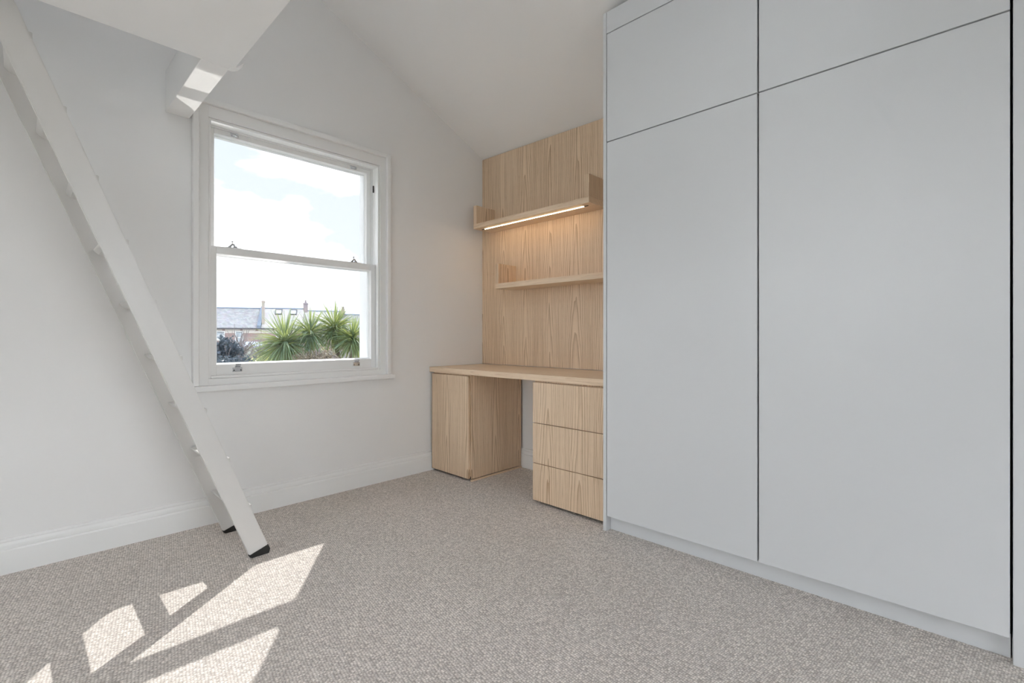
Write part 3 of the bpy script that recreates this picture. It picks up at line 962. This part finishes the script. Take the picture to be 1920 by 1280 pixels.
def cordyline(label, base, heads, seed):
    rnd = random.Random(seed)
    t = thing('cabbage_palm', label, 'palm', (base.x, base.y, GND), 'cabbage palms in the garden')
    for (c, n, L_) in heads:
        bm = cordyline_head(c, n, L_, rnd)
        me = bpy.data.meshes.new('leaf_crown')
        bm.to_mesh(me)
        bm.free()
        me.materials.append(CORD)
        o = link('leaf_crown', me, t)
        o['kind'] = 'stuff'
        m_ = Vector((base.x, base.y, GND + 2.0))
        MB().tube([m_, (m_ + c) * 0.5 + Vector((0.05, 0, -0.1)), c + Vector((0, 0, -0.05))], [0.09, 0.075, 0.06], 8).build('stem', BARK, t)
    MB().tube([(base.x, base.y, GND), (base.x + 0.04, base.y, GND + 1.1), (base.x, base.y, GND + 2.05)], [0.16, 0.12, 0.10], 10).build('trunk', BARK, t)
    return t
cordyline('spiky green cabbage palm, larger one left of centre in the window', ext(-5.7, 12.7, 0),
          [(ext(-5.86, 12.4, 0.80), 420, 0.92), (ext(-5.42, 12.9, 1.05), 300, 0.74)], 11)
cordyline('spiky green cabbage palm, smaller one at the right of the window', ext(-4.7, 13.4, 0),
          [(ext(-5.00, 13.5, 1.20), 360, 0.84), (ext(-4.38, 13.2, 0.88), 300, 0.74)], 23)

def bush(name, label, c, size, mat, n, leaf, seed, twigs=0, group=None):
    rnd = random.Random(seed)
    t = thing(name, label, 'shrub', (c.x, c.y, GND), group)
    bm = bmesh.new()
    for i in range(n):
        v = Vector((rnd.gauss(0, 1), rnd.gauss(0, 1), rnd.gauss(0, 1))).normalized() * (rnd.random() ** 0.42)
        az_ = math.atan2(v.y, v.x)
        v *= 0.78 + 0.16 * math.sin(3 * az_ + seed) + 0.14 * math.sin(5 * v.z + 2 * az_ + seed) + rnd.uniform(0, 0.16)
        p = c + Vector((v.x * size[0], v.y * size[0], v.z * size[1]))
        a = Vector((rnd.uniform(-1, 1), rnd.uniform(-1, 1), rnd.uniform(-1, 1))).normalized()
        b_ = a.cross(Vector((rnd.uniform(-1, 1), rnd.uniform(-1, 1), rnd.uniform(-1, 1)))).normalized()
        s = leaf * rnd.uniform(0.6, 1.3)
        q = [bm.verts.new(p - a * s), bm.verts.new(p + b_ * s * 0.45), bm.verts.new(p + a * s), bm.verts.new(p - b_ * s * 0.45)]
        bm.faces.new(q)
    me = bpy.data.meshes.new('foliage')
    bm.to_mesh(me)
    bm.free()
    me.materials.append(mat)
    o = link('foliage', me, t)
    o['kind'] = 'stuff'
    g = MB()
    for i in range(max(5, twigs)):
        v = Vector((rnd.gauss(0, 1), rnd.gauss(0, 1), abs(rnd.gauss(0, 1)) + 0.3)).normalized()
        e_ = c + Vector((v.x * size[0], v.y * size[0], v.z * size[1])) * rnd.uniform(0.8, 1.08)
        b0 = Vector((c.x + rnd.uniform(-0.1, 0.1), c.y + rnd.uniform(-0.1, 0.1), GND))
        m0 = b0.lerp(c, 0.8)
        g.tube([b0, m0, m0.lerp(e_, 0.55) + Vector((rnd.uniform(-.1, .1), rnd.uniform(-.1, .1), 0)) * size[0], e_], [0.04, 0.03, 0.018, 0.009], 5)
    o = g.build('branches', TWIG, t)
    o['kind'] = 'stuff'
    return t
bush('dry_hedge', 'brown dry hedge between and below the two palms', ext(-4.95, 12.3, 0.22), (0.62, 0.42), DRY, 5200, 0.035, 31, 40)
bush('dry_hedge', 'brown dry hedge under the right palm, beside the mauve fence', ext(-4.35, 15.0, -0.05), (0.70, 0.50), DRY, 3800, 0.035, 32, 30)
bush('variegated_shrub', 'cream and green shrub at the foot of the left palm', ext(-6.75, 13.3, 0.12), (0.52, 0.38), CREAMLEAF, 2400, 0.045, 33)
bush('ivy_bush', 'dark bluish bush at the lower left corner of the window', ext(-11.95, 20.0, 0.38), (0.60, 0.60), DARKLEAF, 1500, 0.085, 34, 26)
bush('ivy_bush', 'grey green undergrowth below the garden shed', ext(-10.9, 19.0, -0.15), (1.0, 0.34), DARKLEAF, 1700, 0.08, 35, 40)

def bare_tree(label, base, top, seed, n=26):
    rnd = random.Random(seed)
    g = MB()
    hgt = top - base.z
    tr = [Vector((base.x, base.y, base.z + hgt * k)) + Vector((rnd.uniform(-.06, .06), rnd.uniform(-.06, .06), 0)) * (k > 0) for k in (0, 0.3, 0.55, 0.75)]
    t = thing('bare_tree', label, 'tree', (base.x, base.y, base.z))
    MB().tube(tr, [0.07, 0.055, 0.04, 0.025], 7).build('trunk', TWIG, t)
    for i in range(n):
        k = rnd.uniform(0.45, 0.98)
        p = tr[1].lerp(tr[3], k)
        for j in range(2):
            d = Vector((rnd.gauss(0, 1), rnd.gauss(0, 1), rnd.uniform(0.2, 1.4))).normalized()
            L_ = hgt * rnd.uniform(0.12, 0.26)
            q = [p]
            for s in range(4):
                d = (d + Vector((rnd.uniform(-.35, .35), rnd.uniform(-.35, .35), rnd.uniform(-.1, .25)))).normalized()
                q.append(q[-1] + d * L_ / 4)
            g.tube(q, [0.022, 0.018, 0.015, 0.012, 0.008], 5)
    o = g.build('twigs', TWIG, t)
    o['kind'] = 'stuff'
    return t
bare_tree('thin leafless tree in front of the leftmost brick house', ext(-11.9, 21.0, GND), 1.75, 41, 60)
bare_tree('thin leafless tree right of the leftmost house window', ext(-12.3, 23.5, GND), 1.55, 42, 60)
